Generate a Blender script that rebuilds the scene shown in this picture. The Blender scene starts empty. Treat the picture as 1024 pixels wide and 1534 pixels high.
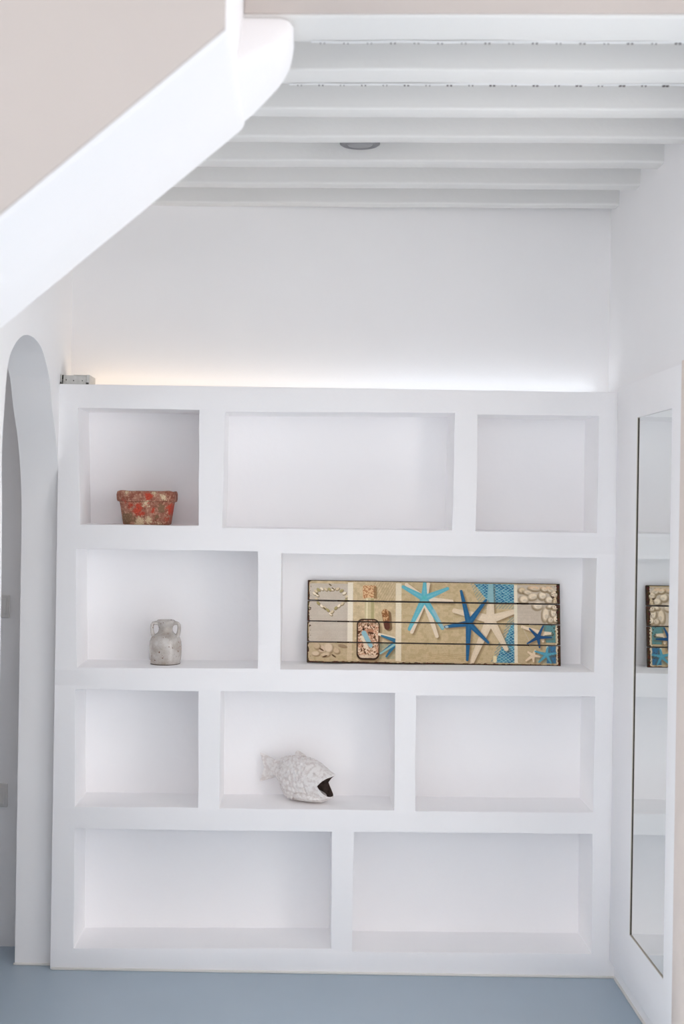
import bpy, bmesh, math, random
import numpy as np
from mathutils import Vector, Matrix

random.seed(7)
rng = np.random.default_rng(11)
SC = bpy.context.scene
COL = SC.collection

# ------------------------------------------------------------------ camera
F = 2150.0                     # focal length in pixels (1024 wide frame)
VPX, VPY = 455.0, 757.0        # where the lens looks straight at the shelf wall
ROLL = math.radians(0.9)
CAMZ = 1.5
cam_data = bpy.data.cameras.new('camera')
cam = bpy.data.objects.new('camera', cam_data)
COL.objects.link(cam)
cam_data.sensor_fit = 'HORIZONTAL'
cam_data.sensor_width = 24.0
cam_data.lens = F / 1024 * 24.0
cam_data.shift_x = (512 - VPX) / 1024
cam_data.shift_y = -(767 - VPY) / 1024
cam_data.clip_start = 0.05
cam_data.dof.use_dof = True
cam_data.dof.focus_distance = 4.66
cam_data.dof.aperture_fstop = 3.2
cam.matrix_world = (Matrix.Translation((0, 0, CAMZ)) @ Matrix.Rotation(math.radians(90), 4, 'X')
                    @ Matrix.Rotation(ROLL, 4, 'Z'))
SC.camera = cam

# ------------------------------------------------------------------ world, sun, exposure
SC.view_settings.view_transform = 'Standard'
SC.view_settings.look = 'None'
SC.view_settings.exposure = -0.28
SC.view_settings.gamma = 1.0
SC.view_settings.use_curve_mapping = False
SC.cycles.max_bounces = 14
SC.cycles.diffuse_bounces = 13
SC.cycles.glossy_bounces = 6
SC.cycles.caustics_reflective = False
SC.cycles.sample_clamp_indirect = 6.0

w = bpy.data.worlds.new('sky')
SC.world = w
w.use_nodes = True
bg = w.node_tree.nodes['Background']
bg.inputs[0].default_value = (1.0, 0.985, 1.0, 1)
bg.inputs[1].default_value = 4.0

sd = bpy.data.lights.new('sun', 'SUN')
sd.energy = 19.0
sd.color = (1.0, 0.82, 0.68)
sd.angle = math.radians(0.6)
sun = bpy.data.objects.new('sun', sd)
COL.objects.link(sun)
sdir = Vector((-0.58, -0.08, -0.81))
sun.rotation_euler = sdir.to_track_quat('-Z', 'Y').to_euler()
sun.location = (5, 3, 6)

def portal(name, loc, direction, sx, sy):
    d = bpy.data.lights.new(name, 'AREA')
    d.shape = 'RECTANGLE'
    d.size, d.size_y = sx, sy
    d.cycles.is_portal = True
    o = bpy.data.objects.new(name, d)
    COL.objects.link(o)
    o.location = loc
    o.rotation_euler = Vector(direction).to_track_quat('-Z', 'Y').to_euler()
    return o

# ------------------------------------------------------------------ helpers
def P(px, py, Y):
    """photo pixel -> world point at distance Y from the camera plane"""
    x, y = px - VPX, py - VPY
    xt = x * math.cos(ROLL) + y * math.sin(ROLL)
    yt = -x * math.sin(ROLL) + y * math.cos(ROLL)
    return Vector((xt * Y / F, Y, CAMZ - yt * Y / F))

def lin(c):
    return tuple((v / 255 / 12.92 if v / 255 <= 0.04045 else ((v / 255 + 0.055) / 1.055) ** 2.4) for v in c)

def mat(name, rgb, rough=0.6, bump=0.0, bscale=40, metal=0.0, spec=0.5, vary=0.0, vscale=3, coat=0.0):
    m = bpy.data.materials.new(name)
    m.use_nodes = True
    nt = m.node_tree
    b = nt.nodes['Principled BSDF']
    b.inputs['Base Color'].default_value = (*rgb, 1)
    b.inputs['Roughness'].default_value = rough
    b.inputs['Metallic'].default_value = metal
    b.inputs['Specular IOR Level'].default_value = spec
    b.inputs['Coat Weight'].default_value = coat
    tc = nt.nodes.new('ShaderNodeTexCoord')
    if vary:
        n = nt.nodes.new('ShaderNodeTexNoise')
        n.inputs['Scale'].default_value = vscale
        n.inputs['Detail'].default_value = 5
        nt.links.new(tc.outputs['Object'], n.inputs['Vector'])
        r = nt.nodes.new('ShaderNodeValToRGB')
        r.color_ramp.elements[0].position = 0.3
        r.color_ramp.elements[1].position = 0.7
        r.color_ramp.elements[0].color = (*[c * (1 - vary) for c in rgb], 1)
        r.color_ramp.elements[1].color = (*[min(1, c * (1 + vary)) for c in rgb], 1)
        nt.links.new(n.outputs['Fac'], r.inputs['Fac'])
        nt.links.new(r.outputs['Color'], b.inputs['Base Color'])
    if bump:
        n1 = nt.nodes.new('ShaderNodeTexNoise')
        n1.inputs['Scale'].default_value = bscale
        n1.inputs['Detail'].default_value = 4
        nt.links.new(tc.outputs['Object'], n1.inputs['Vector'])
        n2 = nt.nodes.new('ShaderNodeTexNoise')
        n2.inputs['Scale'].default_value = bscale * 0.17
        n2.inputs['Detail'].default_value = 2
        nt.links.new(tc.outputs['Object'], n2.inputs['Vector'])
        ad = nt.nodes.new('ShaderNodeMath'); ad.operation = 'MULTIPLY_ADD'
        ad.inputs[1].default_value = 3.0
        nt.links.new(n2.outputs['Fac'], ad.inputs[0])
        nt.links.new(n1.outputs['Fac'], ad.inputs[2])
        bp = nt.nodes.new('ShaderNodeBump')
        bp.inputs['Strength'].default_value = bump
        bp.inputs['Distance'].default_value = 0.004
        nt.links.new(ad.outputs[0], bp.inputs['Height'])
        nt.links.new(bp.outputs['Normal'], b.inputs['Normal'])
    return m

M = {}
M['plaster'] = mat('white_plaster', (0.915, 0.905, 0.91), 0.75, bump=0.22, bscale=22, spec=0.2, vary=0.012, vscale=2)
M['wall'] = mat('white_wall', (0.895, 0.885, 0.885), 0.8, bump=0.13, bscale=20, spec=0.2, vary=0.012, vscale=2)
M['wall_smooth'] = mat('smooth_white_wall', (0.895, 0.885, 0.885), 0.8, spec=0.2, vary=0.012, vscale=2)
M['beige'] = mat('warm_shade_wall', (0.545, 0.495, 0.462), 0.85, bump=0.1, bscale=20, spec=0.2, vary=0.02, vscale=2)  # warm shade on white plaster is put into this colour
M['beam'] = mat('painted_beam', (0.77, 0.76, 0.74), 0.6, bump=0.12, bscale=60, spec=0.25)
M['ceiling'] = mat('painted_ceiling', (0.76, 0.76, 0.76), 0.8, bump=0.1, bscale=30, spec=0.2)
M['floor'] = mat('painted_floor', lin((163, 179, 192)), 0.36, bump=0.05, bscale=6, spec=0.45, vary=0.04, vscale=1.5)
M['wood_dark'] = mat('dark_weathered_wood', (0.055, 0.032, 0.020), 0.8, bump=0.5, bscale=160, vary=0.4, vscale=60)
M['metal'] = mat('brushed_metal', (0.60, 0.59, 0.56), 0.45, metal=0.35, vary=0.08, vscale=80)
M['dark'] = mat('dark_plastic', (0.04, 0.035, 0.03), 0.5)
M['chip'] = mat('dark_solder', (0.07, 0.05, 0.05), 0.5)
M['tape'] = mat('white_tape', (0.80, 0.80, 0.80), 0.5)
M['switch'] = mat('switch_plastic', (0.70, 0.68, 0.66), 0.35)
M['grey_fit'] = mat('grey_fitting', (0.17, 0.17, 0.18), 0.5, vary=0.1, vscale=30)
M['edge'] = mat('cream_edging', (0.60, 0.54, 0.45), 0.5)
M['peach'] = mat('peach_wood', (0.80, 0.70, 0.635), 0.6, bump=0.1, bscale=60, vary=0.04, vscale=10)
M['base'] = mat('cream_bead', (0.74, 0.72, 0.68), 0.6)
M['gap_screw_dark'] = mat('dark_gap', (0.05, 0.045, 0.04), 0.9)

mm = bpy.data.materials.new('mirror_glass'); mm.use_nodes = True
b = mm.node_tree.nodes['Principled BSDF']
b.inputs['Base Color'].default_value = (0.835, 0.865, 0.85, 1)
b.inputs['Metallic'].default_value = 1.0
b.inputs['Roughness'].default_value = 0.012
M['mirror'] = mm

def emis(name, stops, strength, x0, x1):
    m = bpy.data.materials.new(name); m.use_nodes = True
    nt = m.node_tree; b = nt.nodes['Principled BSDF']
    b.inputs['Base Color'].default_value = (0.8, 0.8, 0.8, 1)
    tc = nt.nodes.new('ShaderNodeTexCoord'); sp = nt.nodes.new('ShaderNodeSeparateXYZ')
    mr = nt.nodes.new('ShaderNodeMapRange'); mr.inputs[1].default_value = x0; mr.inputs[2].default_value = x1
    r = nt.nodes.new('ShaderNodeValToRGB')
    nt.links.new(tc.outputs['Object'], sp.inputs[0]); nt.links.new(sp.outputs['X'], mr.inputs[0])
    nt.links.new(mr.outputs[0], r.inputs['Fac'])
    e = r.color_ramp.elements
    e[0].color = (*stops[0], 1); e[1].color = (*stops[1], 1)
    nt.links.new(r.outputs['Color'], b.inputs['Emission Color'])
    b.inputs['Emission Strength'].default_value = strength
    return m
M['led'] = emis('led_light', [(1.0, 0.78, 0.55), (0.85, 0.92, 1.0)], 4.5, -0.65, 0.35)

def link(name, me, m=None, parent=None, smooth=False, kind=None):
    o = bpy.data.objects.new(name, me)
    COL.objects.link(o)
    if m is not None and not me.materials:
        me.materials.append(m)
    if smooth:
        for p in me.polygons: p.use_smooth = True
    if parent is not None:
        o.parent = parent
        o.matrix_parent_inverse = parent.matrix_world.inverted()
    if kind: o['kind'] = kind
    return o

def from_bm(name, bm, m=None, parent=None, smooth=False, kind=None, sharp=None):
    bmesh.ops.recalc_face_normals(bm, faces=bm.faces)
    me = bpy.data.meshes.new(name)
    bm.to_mesh(me); bm.free()
    o = link(name, me, m, parent, smooth, kind)
    if sharp is not None:
        me.set_sharp_from_angle(angle=math.radians(sharp))
    return o

def box_bm(a, b, bevel=0.0, seg=3):
    bm = bmesh.new()
    bmesh.ops.create_cube(bm, size=1)
    for v in bm.verts:
        v.co = Vector([a[i] if v.co[i] < 0 else b[i] for i in range(3)])
    if bevel:
        bmesh.ops.bevel(bm, geom=bm.edges[:], offset=bevel, segments=seg, profile=0.5, affect='EDGES')
    return bm

def box(name, a, b, m, parent=None, bevel=0.0, kind=None, seg=3):
    return from_bm(name, box_bm(a, b, bevel, seg), m, parent, smooth=bevel > 0, kind=kind, sharp=50 if bevel else None)

def empty(name, loc, label, cat, group=None):
    o = bpy.data.objects.new(name, None)
    COL.objects.link(o)
    o.location = loc
    o.empty_display_size = 0.05
    o.matrix_world = Matrix.Translation(loc)
    o['label'] = label; o['category'] = cat
    if group: o['group'] = group
    return o

def tag(o, label, cat, group=None):
    o['label'] = label; o['category'] = cat
    if group: o['group'] = group
    return o

def prism(name, pts, lo, hi, axis, m, parent=None, bevel=0, kind=None, seg=3):
    """closed outline pts (2-D) extruded from lo to hi along axis ('X' or 'Y')"""
    bm = bmesh.new()
    def mk(p, h):
        return (h, p[0], p[1]) if axis == 'X' else (p[0], h, p[1])
    A = [bm.verts.new(mk(p, lo)) for p in pts]
    B = [bm.verts.new(mk(p, hi)) for p in pts]
    n = len(pts)
    bm.faces.new(A); bm.faces.new(B[::-1])
    for i in range(n):
        bm.faces.new([A[i], A[(i + 1) % n], B[(i + 1) % n], B[i]])
    bmesh.ops.recalc_face_normals(bm, faces=bm.faces)
    if bevel:
        es = [e for e in bm.edges if e.calc_face_angle(0) > math.radians(12) or (e.verts[0].co - e.verts[1].co).length > 0]
        es = [e for e in bm.edges if e.calc_face_angle(0) > math.radians(25)]
        bmesh.ops.bevel(bm, geom=es, offset=bevel, segments=seg, profile=0.5, affect='EDGES')
    return from_bm(name, bm, m, parent, smooth=True, kind=kind, sharp=40)

def tube_bm(bm, pts, rads, n=10, flat=1.0):
    rings = []
    pts = [Vector(p) for p in pts]
    up = Vector((0, 1, 0))
    for i, p in enumerate(pts):
        t = (pts[min(i + 1, len(pts) - 1)] - pts[max(i - 1, 0)]).normalized()
        s = t.cross(up).normalized(); u = s.cross(t).normalized()
        r = rads[i] if hasattr(rads, '__len__') else rads
        rings.append([bm.verts.new(p + s * (r * math.cos(2 * math.pi * k / n)) + u * (r * flat * math.sin(2 * math.pi * k / n))) for k in range(n)])
    for a, b in zip(rings, rings[1:]):
        for k in range(n):
            bm.faces.new([a[k], a[(k + 1) % n], b[(k + 1) % n], b[k]])
    bm.faces.new(rings[0][::-1]); bm.faces.new(rings[-1])

def lathe_bm(prof, n=48):
    bm = bmesh.new()
    rings = []
    for r, z in prof:
        if r < 1e-6:
            rings.append([bm.verts.new((0, 0, z))])
        else:
            rings.append([bm.verts.new((r * math.cos(2 * math.pi * k / n), r * math.sin(2 * math.pi * k / n), z)) for k in range(n)])
    for a, b in zip(rings, rings[1:]):
        for k in range(n):
            k2 = (k + 1) % n
            if len(a) == 1: bm.faces.new([a[0], b[k2], b[k]])
            elif len(b) == 1: bm.faces.new([a[k], a[k2], b[0]])
            else: bm.faces.new([a[k], a[k2], b[k2], b[k]])
    return bm

# ------------------------------------------------------------------ room dimensions
YU = 4.60          # front face of the built-in shelf
YB = 4.83          # wall behind it
XL, XR = -0.79, 1.018
ZU = 1.877         # top of the shelf unit
ZB = 2.50          # underside of beams
ZC = 2.62          # boards above the beams
ZT = 4.60          # ceiling of the tall front part
YS = 2.46          # front of the stair
YF = 2.94          # front edge of the upper floor
YK = -2.2          # wall behind the camera

box('floor', (-2.7, YK, -0.1), (2.3, 5.0, 0.0), M['floor'], kind='structure')

# back wall (full height) - also closes the room behind the arch
box('wall_back', (-2.7, YB, 0.0), (XR + 0.12, 5.0, 2.74), M['wall'], kind='structure')

# left wall with the arched doorway
apts = [(2, 677), (7, 603), (9.5, 566), (13, 537), (20, 519), (28, 507), (37, 501), (47, 503), (56, 511), (64, 524), (71, 552),
        (74.3, 568), (76.7, 599), (79.5, 625), (83, 649)]
arch = []
for px, py in apts:
    r = P(px, py, 1.0)
    Y = XL / r.x
    arch.append((Y, CAMZ + (r.z - CAMZ) * Y))
arch = [(3.765, 0.0), (3.765, 0.8), (3.765, 1.45)] + arch + [(4.60, 1.62), (4.635, 1.50), (4.64, 1.35), (4.64, 0.8), (4.64, 0.0)]
for _ in range(3):                       # round the hand-plastered curve
    q = [arch[0]]
    for (ya, za), (yb_, zb_) in zip(arch, arch[1:]):
        q += [(ya * .75 + yb_ * .25, za * .75 + zb_ * .25), (ya * .25 + yb_ * .75, za * .25 + zb_ * .75)]
    q.append(arch[-1])
    # drop points that crowd together
    r_ = [q[0]]
    for p_ in q[1:-1]:
        if math.hypot(p_[0] - r_[-1][0], p_[1] - r_[-1][1]) > 0.012: r_.append(p_)
    arch = r_ + [q[-1]]
outline = [(YS, 0.0)] + arch + [(YB, 0.0), (YB, ZC), (YS, ZC)]
prism('wall_left', outline, XL - 0.121, XL, 'X', M['wall_smooth'], kind='structure')

# right wall and the wider front part of the room
box('wall_right_return', (XR, 2.4, 0.0), (2.3, 2.45, ZT), M['wall'], kind='structure')
box('wall_left_return', (-2.6, YS, 0.0), (XL - 0.001, YS + 0.10, ZT), M['beige'], kind='structure')
box('ceiling_front', (-2.7, YK, ZT), (2.3, 3.3, ZT + 0.1), M['wall'], kind='structure')
box('ceiling_left', (-2.6, YS + .1, 2.62), (XL - 0.121, YB, 2.74), M['wall'], kind='structure')

# wall behind the camera with an added high window; side wall with a large window
def pierced(name, plane, xs, zs, openings, t):
    bm = bmesh.new()
    for i in range(len(xs) - 1):
        for k in range(len(zs) - 1):
            if (i, k) in openings: continue
            a, c = (xs[i], xs[i + 1]), (zs[k], zs[k + 1])
            if plane[0] == 'Y': q = box_bm((a[0], plane[1], c[0]), (a[1], plane[1] + t, c[1]))
            else: q = box_bm((plane[1], a[0], c[0]), (plane[1] + t, a[1], c[1]))
            me = bpy.data.meshes.new('t'); q.to_mesh(me); q.free(); bm.from_mesh(me); bpy.data.meshes.remove(me)
    return from_bm(name, bm, M['wall'], kind='structure')
pierced('wall_left_front', ('X', -2.6), [YK, -2.0, 0.7, 3.25, 3.9, 5.0], [0, 0.5, 1.3, 1.95, 3.4, ZT], {(1, 1), (1, 2), (1, 3), (3, 2)}, -0.1)  # both unseen openings added for their light
pierced('wall_front', ('Y', YK), [-2.7, -1.1, 1.3, 2.3], [0, 1.7, 2.8, ZT], {(1, 1)}, -0.06)
pierced('wall_right', ('X', XR), [2.4, 2.85, 3.6, YB], [0, 2.15, 2.74], {(1, 0)}, 0.12)
pierced('wall_right_front', ('X', 2.2), [YK, -1.6, 0.6, 2.5], [0, 0.9, 2.6, ZT], {(1, 1)}, 0.1)
portal('balcony_door_daylight', (XR + 0.06, 3.225, 1.08), (-1, 0, 0), 0.75, 2.14)
portal('added_window_daylight', (0.1, YK - 0.03, 2.25), (0, 1, 0), 2.4, 1.1)  # unseen rear window, added to brighten the shelf and right wall
portal('added_arch_room_daylight', (-2.65, 3.575, 1.625), (1, 0, 0), 0.65, 0.65)  # added window, lifts the brightness of the room behind the arch
portal('added_left_daylight', (-2.65, -0.65, 1.95), (1, 0, 0), 2.7, 2.9)  # unseen left window, added to brighten the right wall
portal('side_daylight', (2.25, -0.5, 1.75), (-1, 0, 0), 2.2, 1.7)

# upper floor front (wall above the first beam, warm shade in its colour) ; the edge runs slightly askew like the beams
SK = -0.045
def skew_box(name, x0, x1, y0, y1, z0, z1, m, parent=None, bevel=0.0, kind=None, wob=0.0):
    bm = bmesh.new()
    n = 14 if wob else 1
    rings = []
    for i in range(n + 1):
        x = x0 + (x1 - x0) * i / n
        dz = random.uniform(-wob, wob); dy = random.uniform(-wob, wob)
        rings.append([bm.verts.new((x, y + SK * x + dy, z + (dz if z == z0 else 0))) for y, z in ((y0, z0), (y1, z0), (y1, z1), (y0, z1))])
    for a, b in zip(rings, rings[1:]):
        for k in range(4):
            bm.faces.new([a[k], a[(k + 1) % 4], b[(k + 1) % 4], b[k]])
    bm.faces.new(rings[0]); bm.faces.new(rings[-1][::-1])
    bmesh.ops.recalc_face_normals(bm, faces=bm.faces)
    if bevel:
        es = [e for e in bm.edges if e.calc_face_angle(0) > math.radians(40)]
        bmesh.ops.bevel(bm, geom=es, offset=bevel, segments=3, profile=0.5, affect='EDGES')
    return from_bm(name, bm, m, parent, smooth=bevel > 0, kind=kind, sharp=45)

skew_box('wall_upper', -0.138, 1.4, YF - 0.006, YF + 0.12, ZB + 0.006, ZT, M['beige'], kind='structure')

ceil = box('ceiling', (XL - 0.1, 2.95, ZC), (XR + 0.1, YB, ZC + 0.12), M['ceiling'], kind='structure')
beams = [(2.94, 3.10), (3.30, 3.41), (3.62, 3.70), (3.895, 3.96), (4.167, 4.25), (4.46, 4.53), (4.75, 4.815)]
for i, (a, c) in enumerate(beams):
    skew_box('beam', XL - 0.02, XR + 0.02, a, c, ZB, ZC + 0.02 if i else ZC, M['beam'], ceil, bevel=0.007, wob=0.0011)

# ------------------------------------------------------------------ staircase seen from below
stair = empty('staircase', (-0.45, 2.8, 2.1), 'white sloping underside of the stair at upper left, rising to the beams', 'staircase')
def zs(x): return 2.312 + 0.851 * (x + 0.138)
# side panel facing the room, warm shade in its colour, and the white soffit slab behind it
prism('side_panel', [(XL + .0, zs(XL) + 0.012), (-0.148, zs(-0.148) + 0.012), (-0.148, ZT), (XL, ZT)], YS - 0.002, YS + 0.03, 'Y', M['beige'], stair)
prism('soffit', [(XL, zs(XL)), (-0.30, zs(-0.30)), (-0.14, zs(-0.14)), (-0.14, ZT - .01), (XL, ZT - .01)], YS + 0.006, 3.10, 'Y', M['plaster'], stair, bevel=0.016, seg=4)
lp = [(-0.24, 2.232), (-0.118, 2.338), (-0.053, 2.408), (-0.036, 2.46), (-0.036, 2.505), (-0.24, 2.505)]
bm = bmesh.new()
LA = [bm.verts.new((x, 2.55 + (z - 2.232) / 0.273 * 0.40, z)) for x, z in lp]; LB = [bm.verts.new((x, 3.098, z)) for x, z in lp]
bm.faces.new(LA); bm.faces.new(LB[::-1])
for i in range(6): bm.faces.new([LA[i], LA[(i + 1) % 6], LB[(i + 1) % 6], LB[i]])
bmesh.ops.recalc_face_normals(bm, faces=bm.faces)
bmesh.ops.bevel(bm, geom=[e for e in bm.edges if e.calc_face_angle(0) > .3], offset=.03, segments=5, profile=.5, affect='EDGES')
from_bm('landing_edge', bm, M['plaster'], stair, smooth=True, sharp=60)

# ------------------------------------------------------------------ built-in plaster shelf
niches = [
    ((117, 611), (298.5, 614), (297, 787.5), (120, 786)),
    ((337, 617), (681, 618.5), (677, 795), (333, 791)),
    ((715.5, 621), (897, 623), (894, 798), (712, 796)),
    ((114, 822), (386, 826), (386, 1001.5), (115, 1000)),
    ((421, 829), (893, 836), (889.5, 1007), (419.5, 1002.5)),
    ((113, 1033), (296.7, 1035.5), (296.5, 1210), (112, 1208.5)),
    ((330, 1036), (591, 1038), (590, 1214), (328.5, 1211)),
    ((623, 1042), (891, 1043.5), (888, 1217.5), (621.5, 1215)),
    ((112, 1241.5), (497, 1246), (495.5, 1421), (110, 1420.5)),
    ((530, 1246), (887, 1249.5), (885.7, 1429), (527, 1426)),
]
rows = [(0, 1, 2), (3, 4), (5, 6, 7), (8, 9)]
NC = [[P(x, y, YU) for x, y in n] for n in niches]

def cutter(corners):
    """niche cutter with softly wandering edges"""
    tl, tr, br, bl = corners
    bm = bmesh.new()
    nx = max(4, int((tr - tl).length / 0.07)); nz = 5
    yb = YB - 0.012
    grid = {}
    for k, y in enumerate((YU - 0.05, YU, yb)):
        for i in range(nx + 1):
            for j in range(nz + 1):
                if 0 < i < nx and 0 < j < nz and k == 1: continue
                s, t = i / nx, j / nz
                p = (tl * (1 - s) + tr * s) * (1 - t) + (bl * (1 - s) + br * s) * t
                jx = random.uniform(-1, 1) * 0.0009 if i in (0, nx) else 0
                jz = random.uniform(-1, 1) * 0.0009 if j in (0, nz) else 0
                sh = 0.0015 if k == 2 else 0
                x = p.x + jx + (sh if i == 0 else -sh if i == nx else 0)
                z = p.z + jz + (0.002 if (j == nz and k == 2) else 0)
                grid[k, i, j] = bm.verts.new((x, y, z))
    for k in (0, 2):
        for i in range(nx):
            for j in range(nz):
                bm.faces.new([grid[k, i, j], grid[k, i + 1, j], grid[k, i + 1, j + 1], grid[k, i, j + 1]])
    for k in (0, 1):
        for i in range(nx):
            for j in (0, nz):
                bm.faces.new([grid[k, i, j], grid[k, i + 1, j], grid[k + 1, i + 1, j], grid[k + 1, i, j]])
        for j in range(nz):
            for i in (0, nx):
                bm.faces.new([grid[k, i, j], grid[k, i, j + 1], grid[k + 1, i, j + 1], grid[k + 1, i, j]])
    bmesh.ops.recalc_face_normals(bm, faces=bm.faces)
    me = bpy.data.meshes.new('cut'); bm.to_mesh(me); bm.free()
    return me

def build_shelf():
    bm = box_bm((XL, YU, 0.0), (XR, YB, ZU))
    me = bpy.data.meshes.new('unit'); bm.to_mesh(me); bm.free()
    cur = bpy.data.objects.new('unit', me); COL.objects.link(cur)
    tmp = [cur]
    allc = bmesh.new()
    for c in NC:
        cm = cutter(c); allc.from_mesh(cm); bpy.data.meshes.remove(cm)
    cme = bpy.data.meshes.new('cuts'); allc.to_mesh(cme); allc.free()
    co = bpy.data.objects.new('cuts', cme); COL.objects.link(co)
    md = cur.modifiers.new('b', 'BOOLEAN'); md.operation = 'DIFFERENCE'; md.solver = 'EXACT'; md.object = co
    bv = cur.modifiers.new('v', 'BEVEL'); bv.width = 0.007; bv.segments = 3; bv.limit_method = 'ANGLE'; bv.angle_limit = math.radians(50)
    dg = bpy.context.evaluated_depsgraph_get()
    res = bpy.data.meshes.new_from_object(cur.evaluated_get(dg))
    bpy.data.objects.remove(co); bpy.data.objects.remove(cur)
    bpy.data.meshes.remove(cme); bpy.data.meshes.remove(me)
    full = bmesh.new(); full.from_mesh(res); bpy.data.meshes.remove(res)
    # split the finished shape into the shelves and uprights it is made of
    zr = []
    for r in rows:
        zt = max(max(NC[i][0].z, NC[i][1].z) for i in r) + 0.008
        zb = min(min(NC[i][2].z, NC[i][3].z) for i in r) - 0.008
        zr.append((zb, zt))
    for zb, zt in zr:
        for z in (zb, zt):
            bmesh.ops.bisect_plane(full, geom=full.verts[:] + full.edges[:] + full.faces[:], plane_co=(0, 0, z), plane_no=(0, 0, 1), dist=1e-5)
    root = empty('built_in_shelf', ((XL + XR) / 2, (YU + YB) / 2, 0), 'white plaster built-in wall shelf with ten open rectangular niches', 'shelf')
    groups = {}
    for f in full.faces:
        c = f.calc_center_median()
        key = None
        for ri, (zb, zt) in enumerate(zr):
            if zb < c.z < zt:
                if c.y > YB - 0.02 and abs(f.normal.y) > 0.9:
                    key = ('back_panel', 0)
                else:
                    bounds = [(NC[rows[ri][i]][1].x + NC[rows[ri][i + 1]][0].x) / 2 for i in range(len(rows[ri]) - 1)]
                    hit = [i for i, bx in enumerate(bounds) if abs(c.x - bx) < 0.06]
                    if hit: key = ('divider', ri * 5 + hit[0])
                    elif c.x < (NC[rows[ri][0]][0].x + 0.03): key = ('side_panel', 0)
                    elif c.x > (NC[rows[ri][-1]][1].x - 0.03): key = ('side_panel', 1)
                    else:
                        key = ('shelf', ri if c.z > (zb + zt) / 2 else ri + 1)
                break
        if key is None:
            lev = 0
            for ri, (zb, zt) in enumerate(zr):
                if c.z < zb: lev = ri + 1
            key = ('shelf', lev)
        groups.setdefault(key, []).append(f.index)
    full.faces.ensure_lookup_table()
    base = bpy.data.meshes.new('base'); full.to_mesh(base); full.free()
    for key in sorted(groups):
        keep = set(groups[key])
        pb = bmesh.new(); pb.from_mesh(base); pb.faces.ensure_lookup_table()
        bmesh.ops.delete(pb, geom=[f for f in pb.faces if f.index not in keep], context='FACES')
        me = bpy.data.meshes.new(key[0]); pb.to_mesh(me); pb.free()
        o = link(key[0], me, M['plaster'], root, smooth=True)
        me.set_sharp_from_angle(angle=math.radians(40))
    bpy.data.meshes.remove(base)
    return root
shelf = build_shelf()

# thin cream bead where wall and floor meet
box('baseboard_back', (XL + 0.004, YU - 0.006, 0.0), (XR, YU + 0.002, 0.007), M['base'], bevel=0.002, kind='structure')
box('baseboard_left', (XL - 0.125, 4.634, 0.0), (XL, 4.642, 0.007), M['base'], bevel=0.002, kind='structure')
box('baseboard_right', (XR - 0.006, 3.83, 0.0), (XR + 0.002, YU - 0.006, 0.007), M['base'], bevel=0.002, kind='structure')
box('trim_1', (XR - 0.023, 3.62, 0.0), (XR + 0.002, 3.808, 1.9), M['peach'], bevel=0.003, kind='structure')

# ------------------------------------------------------------------ tall mirror on the right wall
XM = 1.003
XF = 0.999
mir = empty('wall_mirror', (XM, 4.15, 0.0), 'tall narrow mirror set in a broad white surround on the right wall', 'mirror')
gy0, gy1, gz0, gz1 = 3.915, 4.322, 0.222, 1.780
fy0, fy1, fz0, fz1 = 3.812, 4.594, 0.062, 1.893
def frame_bm():
    bm = bmesh.new()
    def loop(y0, y1, z0, z1, x): return [bm.verts.new((x, y, z)) for y, z in ((y0, z0), (y1, z0), (y1, z1), (y0, z1))]
    o1 = loop(fy0, fy1, fz0, fz1, XR + .002); o2 = loop(fy0, fy1, fz0, fz1, XF)
    i1 = loop(gy0, gy1, gz0, gz1, XR + .002); i2 = loop(gy0, gy1, gz0, gz1, XF)
    for k in range(4):
        j = (k + 1) % 4
        bm.faces.new([o1[k], o1[j], o2[j], o2[k]]); bm.faces.new([o2[k], o2[j], i2[j], i2[k]])
        bm.faces.new([i2[k], i2[j], i1[j], i1[k]]); bm.faces.new([i1[k], i1[j], o1[j], o1[k]])
    bmesh.ops.recalc_face_normals(bm, faces=bm.faces)
    es = [e for e in bm.edges if all(v.co.x < XR for v in e.verts) and e.calc_face_angle(0) > 0.8]
    bmesh.ops.bevel(bm, geom=es, offset=0.0015, segments=2, profile=0.5, affect='EDGES')
    return bm
from_bm('frame', frame_bm(), M['plaster'], mir, smooth=True, sharp=40)
box('glass', (XM, gy0 - .004, gz0 - .004), (XM + 0.005, gy1 + .004, gz1 + .004), M['mirror'], mir)
box('edge_strip', (XF + 0.0008, gy1 - 0.003, gz0), (XM + 0.001, gy1 + 0.0005, gz1), M['edge'], mir)
box('edge_gap_shade', (XM - 0.0016, gy1 - 0.0055, gz0), (XM + 0.001, gy1 - 0.0034, gz1 - 0.002), M['gap_screw_dark'], mir)  # dark strip painted in for the shade along the glass edge
box('edge_strip', (XM - 0.003, gy0, gz0), (XM + 0.001, gy1 - 0.005, gz0 + 0.002), M['edge'], mir)

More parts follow.
